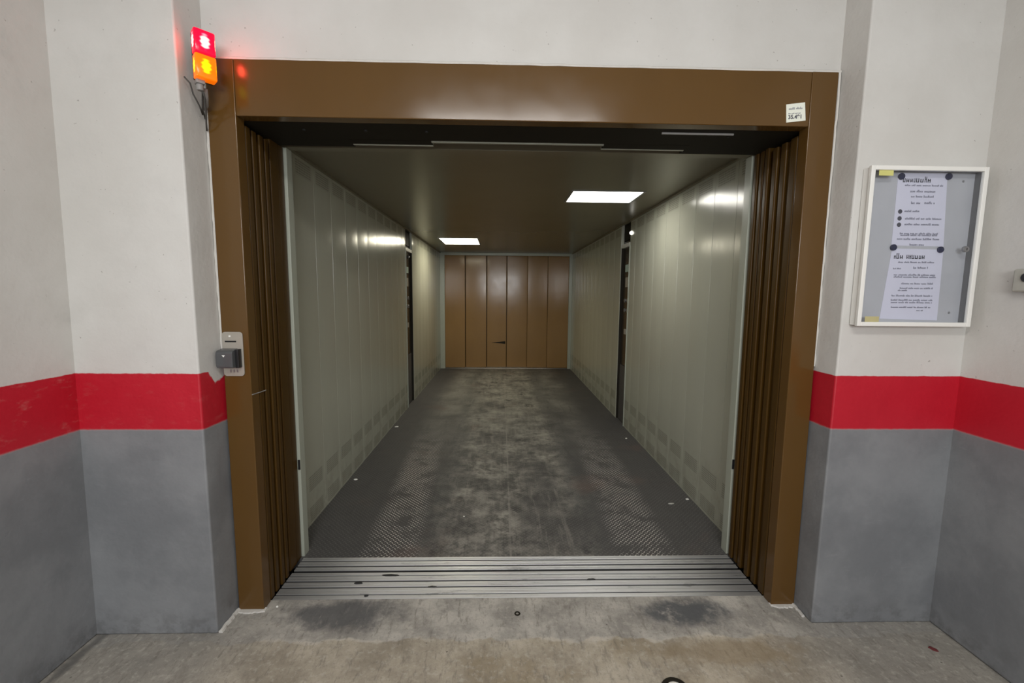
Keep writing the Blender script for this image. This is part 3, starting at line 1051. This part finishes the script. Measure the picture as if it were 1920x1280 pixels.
# ------------------------------------------------------------------ notice case on the right pilaster
CX0, CX1, CZ0, CZ1 = 1.432, 1.902, 1.338, 1.963
CF, CB = -0.178, YPR - .010
case = thing('notice_case', 'white framed glass notice case on the right pilaster', 'notice board', ((CX0 + CX1) / 2, CB, (CZ0 + CZ1) / 2))
fw = 0.017
bm = bmesh.new()
box(bm, CX0, CX0 + fw, CF, CF + .014, CZ0, CZ1)
box(bm, CX1 - fw, CX1, CF, CF + .014, CZ0, CZ1)
box(bm, CX0 + fw, CX1 - fw, CF, CF + .014, CZ0, CZ0 + fw)
box(bm, CX0 + fw, CX1 - fw, CF, CF + .014, CZ1 - fw, CZ1)
obj('door_frame', bm, M['white_metal'], case, 0.002)
bm = bmesh.new()
i_ = .004
box(bm, CX0 + i_, CX0 + .012, CF + .0145, CB, CZ0 + i_, CZ1 - i_)
box(bm, CX1 - .012, CX1 - i_, CF + .0145, CB, CZ0 + i_, CZ1 - i_)
box(bm, CX0 + .012, CX1 - .012, CF + .0145, CB, CZ0 + i_, CZ0 + .012)
box(bm, CX0 + .012, CX1 - .012, CF + .0145, CB, CZ1 - .012, CZ1 - i_)
obj('case_side', bm, M['white_metal'], case)
BY = CB - .004
bobj('shade_strip', [(CX1 - .0135, CX1 - .0122, CF + .015, BY, CZ0 + .0125, CZ1 - .0125), (CX0 + .0125, CX1 - .014, CF + .015, BY, CZ1 - .0135, CZ1 - .0122)], simple('grey_case_shade', (0.16, 0.16, 0.165), 0.6), case)  # grey strips standing in for shade inside the right and top of the case
bobj('back_board', (CX0 + .012, CX1 - .012, BY, CB, CZ0 + .012, CZ1 - .012), M['board'], case)
bobj('glass', (CX0 + fw, CX1 - fw, CF + .006, CF + .009, CZ0 + fw, CZ1 - fw), M['glass'], case)
q = at(1811, 467, 1, CF)
bm = bmesh.new()
disc(bm, (q.x, CF + .006, q.z), (0, -1, 0), 0.012, 0.010, 20)
lk = obj('lock', bm, M['steel'], case)
bobj('keyhole', (q.x - .0012, q.x + .0012, CF - .0047, CF - .0038, q.z - .005, q.z + .005), M['black'], lk)
for px, py in ((1806, 340), (1779, 586)):
    q = at(px, py, 1, BY)
    bm = bmesh.new()
    disc(bm, (q.x, BY, q.z), (0, -1, 0), 0.0045, 0.002, 12)
    obj('screw', bm, M['steel'], case)


def C4(x, y, plane=None):
    return at(1580 + x / 3.556, 280 + y / 3.556, 1, BY - .001 if plane is None else plane)


def sheet(name, quad, label):
    bm = bmesh.new()
    y = BY - .001
    P = [C4(*p_) for p_ in quad]
    v0 = [bm.verts.new((p_.x, y + .0006, p_.z)) for p_ in P]
    v1 = [bm.verts.new((p_.x, y, p_.z)) for p_ in P]
    for i in range(4):
        bm.faces.new((v0[i], v0[(i + 1) % 4], v1[(i + 1) % 4], v1[i]))
    bm.faces.new(v0); bm.faces.new(v1)
    root = thing(name, label, 'notice', (P[0].x, y, P[2].z))
    obj('sheet', bm, M['paper'], root)
    return root


def lines(root, name, L, mat, y=None):
    bm = bmesh.new()
    y = BY - .0012 if y is None else y
    for yy, x0, x1, h in L:
        p, q = C4(x0, yy), C4(x1, yy)
        strokes(bm, p.x, q.x, p.z, h * .00094, y)
    obj(name, bm, mat, root)


n1 = sheet('notice', [(372, 158), (700, 158), (672, 648), (325, 640)], 'printed sheet with three round bullets, upper of two in the case')
lines(n1, 'heading_print', [(205, 402, 612, 24)], M['ink_dark'])
lines(n1, 'body_print', [(240, 415, 665, 8), (280, 450, 625, 11), (315, 455, 612, 9), (358, 455, 515, 11), (358, 545, 610, 11), (412, 412, 515, 9), (462, 415, 655, 9),
                         (500, 412, 640, 9), (561, 380, 630, 8), (572, 385, 630, 8), (597, 362, 635, 9), (636, 445, 540, 9)], M['ink'])
for bx_, by_ in ((383, 414), (379, 460), (375, 502)):
    bm = bmesh.new()
    p = C4(bx_, by_)
    disc(bm, (p.x, BY - .0010, p.z), (0, -1, 0), 0.0088, 0.0005, 16)
    obj('bullet', bm, M['ink_dark'], n1)
n2 = sheet('notice', [(330, 660), (672, 668), (628, 1140), (245, 1128)], 'printed sheet with dense faint paragraphs, lower of two in the case')
lines(n2, 'heading_print', [(715, 342, 570, 24)], M['ink_dark'])
lines(n2, 'body_print', [(752, 370, 610, 7), (790, 470, 565, 9), (795, 335, 385, 6), (836, 340, 615, 8), (850, 340, 615, 8), (895, 390, 605, 8), (925, 380, 600, 7), (940, 368, 430, 7),
                         (975, 325, 595, 8), (1004, 320, 595, 8), (1020, 320, 595, 8), (1052, 320, 580, 7), (1075, 490, 530, 6)], M['ink'])
for (mx_, my_), lb in (((388, 181), 'round navy magnet at the top left corner of the upper notice'), ((703, 182), 'round navy magnet at the top right corner of the upper notice'),
                       ((334, 654), 'round navy magnet at the left where the two notices meet'), ((647, 669), 'round navy magnet at the right where the two notices meet')):
    p = C4(mx_, my_)
    bm = bmesh.new()
    disc(bm, (p.x, BY - .0018, p.z), (0, -1, 0), 0.0125, 0.007, 20)
    tag(obj('magnet', bm, M['magnet'], None, smooth=False), lb, 'magnet', 'navy magnets in the notice case')
for (x0, y0, x1, y1), m_, lb in (((246, 130, 338, 175), 'yellow', 'faded yellow label inside the top left corner of the notice case'), ((150, 1113, 240, 1150), 'straw', 'straw coloured label inside the bottom left corner of the notice case')):
    g = CF + .005
    p, q = C4(x0, y0, g), C4(x1, y1, g)
    bm = bmesh.new()
    box(bm, p.x, q.x, g, g + .0008, q.z, p.z)
    tag(obj('label', bm, M[m_], None), lb, 'label')

# ------------------------------------------------------------------ box on the right wall, half out of frame
so = thing('socket_box', 'small cream plastic box on the right side wall at the photo edge', 'electrical box', (1.93, -0.335, 1.52))
bm = bmesh.new(); box(bm, 1.900, 1.9365, -0.385, -0.300, 1.478, 1.562)
obj('body', bm, M['offwhite_box'], so, 0.008, 3)
bm = bmesh.new(); disc(bm, (1.9005, -0.345, 1.53), (-1, 0, 0), 0.016, 0.006, 16)
obj('knob', bm, M['dark_plastic'], so)

# ------------------------------------------------------------------ small things on the floors
def blob(name, c, rx, ry, h, mat, label, cat, group=None, rot=0.0, seed=0, z0=0.0):
    rnd = random.Random(seed)
    bm = bmesh.new()
    k = 12
    R = [rnd.uniform(.7, 1.15) for _ in range(k)]
    def ring(s, z):
        out = []
        for i in range(k):
            a = 2 * math.pi * i / k
            x, y = rx * R[i] * s * math.cos(a), ry * R[i] * s * math.sin(a)
            out.append(bm.verts.new((c[0] + x * math.cos(rot) - y * math.sin(rot), c[1] + x * math.sin(rot) + y * math.cos(rot), z0 + z * (rnd.uniform(.8, 1.1) if z else 1))))
        return out
    r0, r1, r2 = ring(1, 0), ring(.9, h * .7), ring(.45, h)
    for a_, b_ in ((r0, r1), (r1, r2)):
        for i in range(k):
            bm.faces.new((a_[i], a_[(i + 1) % k], b_[(i + 1) % k], b_[i]))
    bm.faces.new(list(reversed(r0))); bm.faces.new(r2)
    return tag(obj(name, bm, mat, None), label, cat, group)


G = 'paper scraps on the lift floor'
blob('paper_scrap', (-1.140, 2.755), .022, .014, .008, M['scrap'], 'white paper scrap by the left lift wall, the farther one', 'litter', G, .3, 1)
blob('paper_scrap', (-1.135, 1.396), .014, .010, .007, M['scrap'], 'white paper scrap by the left lift wall, nearer the entrance', 'litter', G, .1, 2)
blob('paper_scrap', (1.345, 1.051), .014, .010, .008, M['scrap'], 'white paper scrap at the foot of the right wall near the entrance', 'litter', G, .5, 3)
blob('paper_scrap', (1.286, 2.369), .013, .011, .008, M['scrap'], 'tiny white scrap on the floor before the right control column', 'litter', G, .9, 4)
blob('paper_scrap', (-0.237, 0.824), .006, .006, .004, M['scrap'], 'tiny pale speck on the lift floor left of the middle seam', 'litter', G, .9, 5)
blob('foil_scrap', (1.203, 0.988), .022, .009, .005, M['foil'], 'dull silvery curl lying on the right side of the lift floor', 'litter', None, .1, 6)
blob('plastic_scrap', (1.806, -0.273), .020, .011, .006, M['maroon'], 'dark red scrap on the concrete by the right wall', 'litter', None, -.9, 7)
for k, (px, py, rx, ry, lb) in enumerate(((672, 1093, .020, .010, 'black grime lump on the left part of the sill, largest'), (687, 1117, .011, .008, 'black grime lump at the concrete edge left on the sill'),
                                          (810, 1100, .022, .006, 'flat black grime lump in a sill groove left of middle'), (1108, 1086, .022, .006, 'flat black grime lump in a sill groove right of middle'))):
    p = at(px, py, 2, 0.002)
    blob('grime_lump', (p.x, p.y), rx, ry, .004, M['grime'], lb, 'dirt', 'grime lumps on the sill', 0, 20 + k, .002)
p = at(733, 1078, 2, 0.002)
blob('grime_lump', (p.x, p.y), .050, .009, .002, M['grime'], 'long dark smear in the sill, left of middle, behind the grime lumps', 'dirt', 'grime lumps on the sill', 0, 41, .002)
blob('stone_chip', at(520, 1137, 2, 0)[:2], .006, .005, .005, M['scrap'], 'white chip on the concrete beside the left jamb foot', 'debris', None, 0, 30)


def ring_mesh(c, r, t, z0=0.0, seg=28):
    bm = bmesh.new()
    pts = [(r - t, 0), (r - t * .7, t * .5), (r + t * .7, t * .5), (r + t, 0)]
    R = [[bm.verts.new((c[0] + q * math.cos(w), c[1] + q * math.sin(w), z0 + z)) for w in [2 * math.pi * k / seg for k in range(seg)]] for q, z in pts]
    for a_, b_ in zip(R, R[1:] + R[:1]):
        for k in range(seg):
            bm.faces.new((a_[k], a_[(k + 1) % seg], b_[(k + 1) % seg], b_[k]))
    return bm


tag(obj('ring_mark', ring_mesh((0.082, -0.047), .010, .004), M['soffit'], None), 'small dark ring mark on the concrete before the sill', 'ring_mark')  # ring-shaped floor mark, modelled as a thin raised ring
cap = thing('floor_cap', 'white round cap with a dark rim set in the concrete', 'cap', (0.657, -0.440, 0))
obj('rim', ring_mesh((0.657, -0.440), .044, .009), M['soffit'], cap)
bm = bmesh.new(); disc(bm, (0.657, -0.440, 0.0), (0, 0, 1), 0.033, 0.004, 28)
obj('disc', bm, M['scrap'], cap)
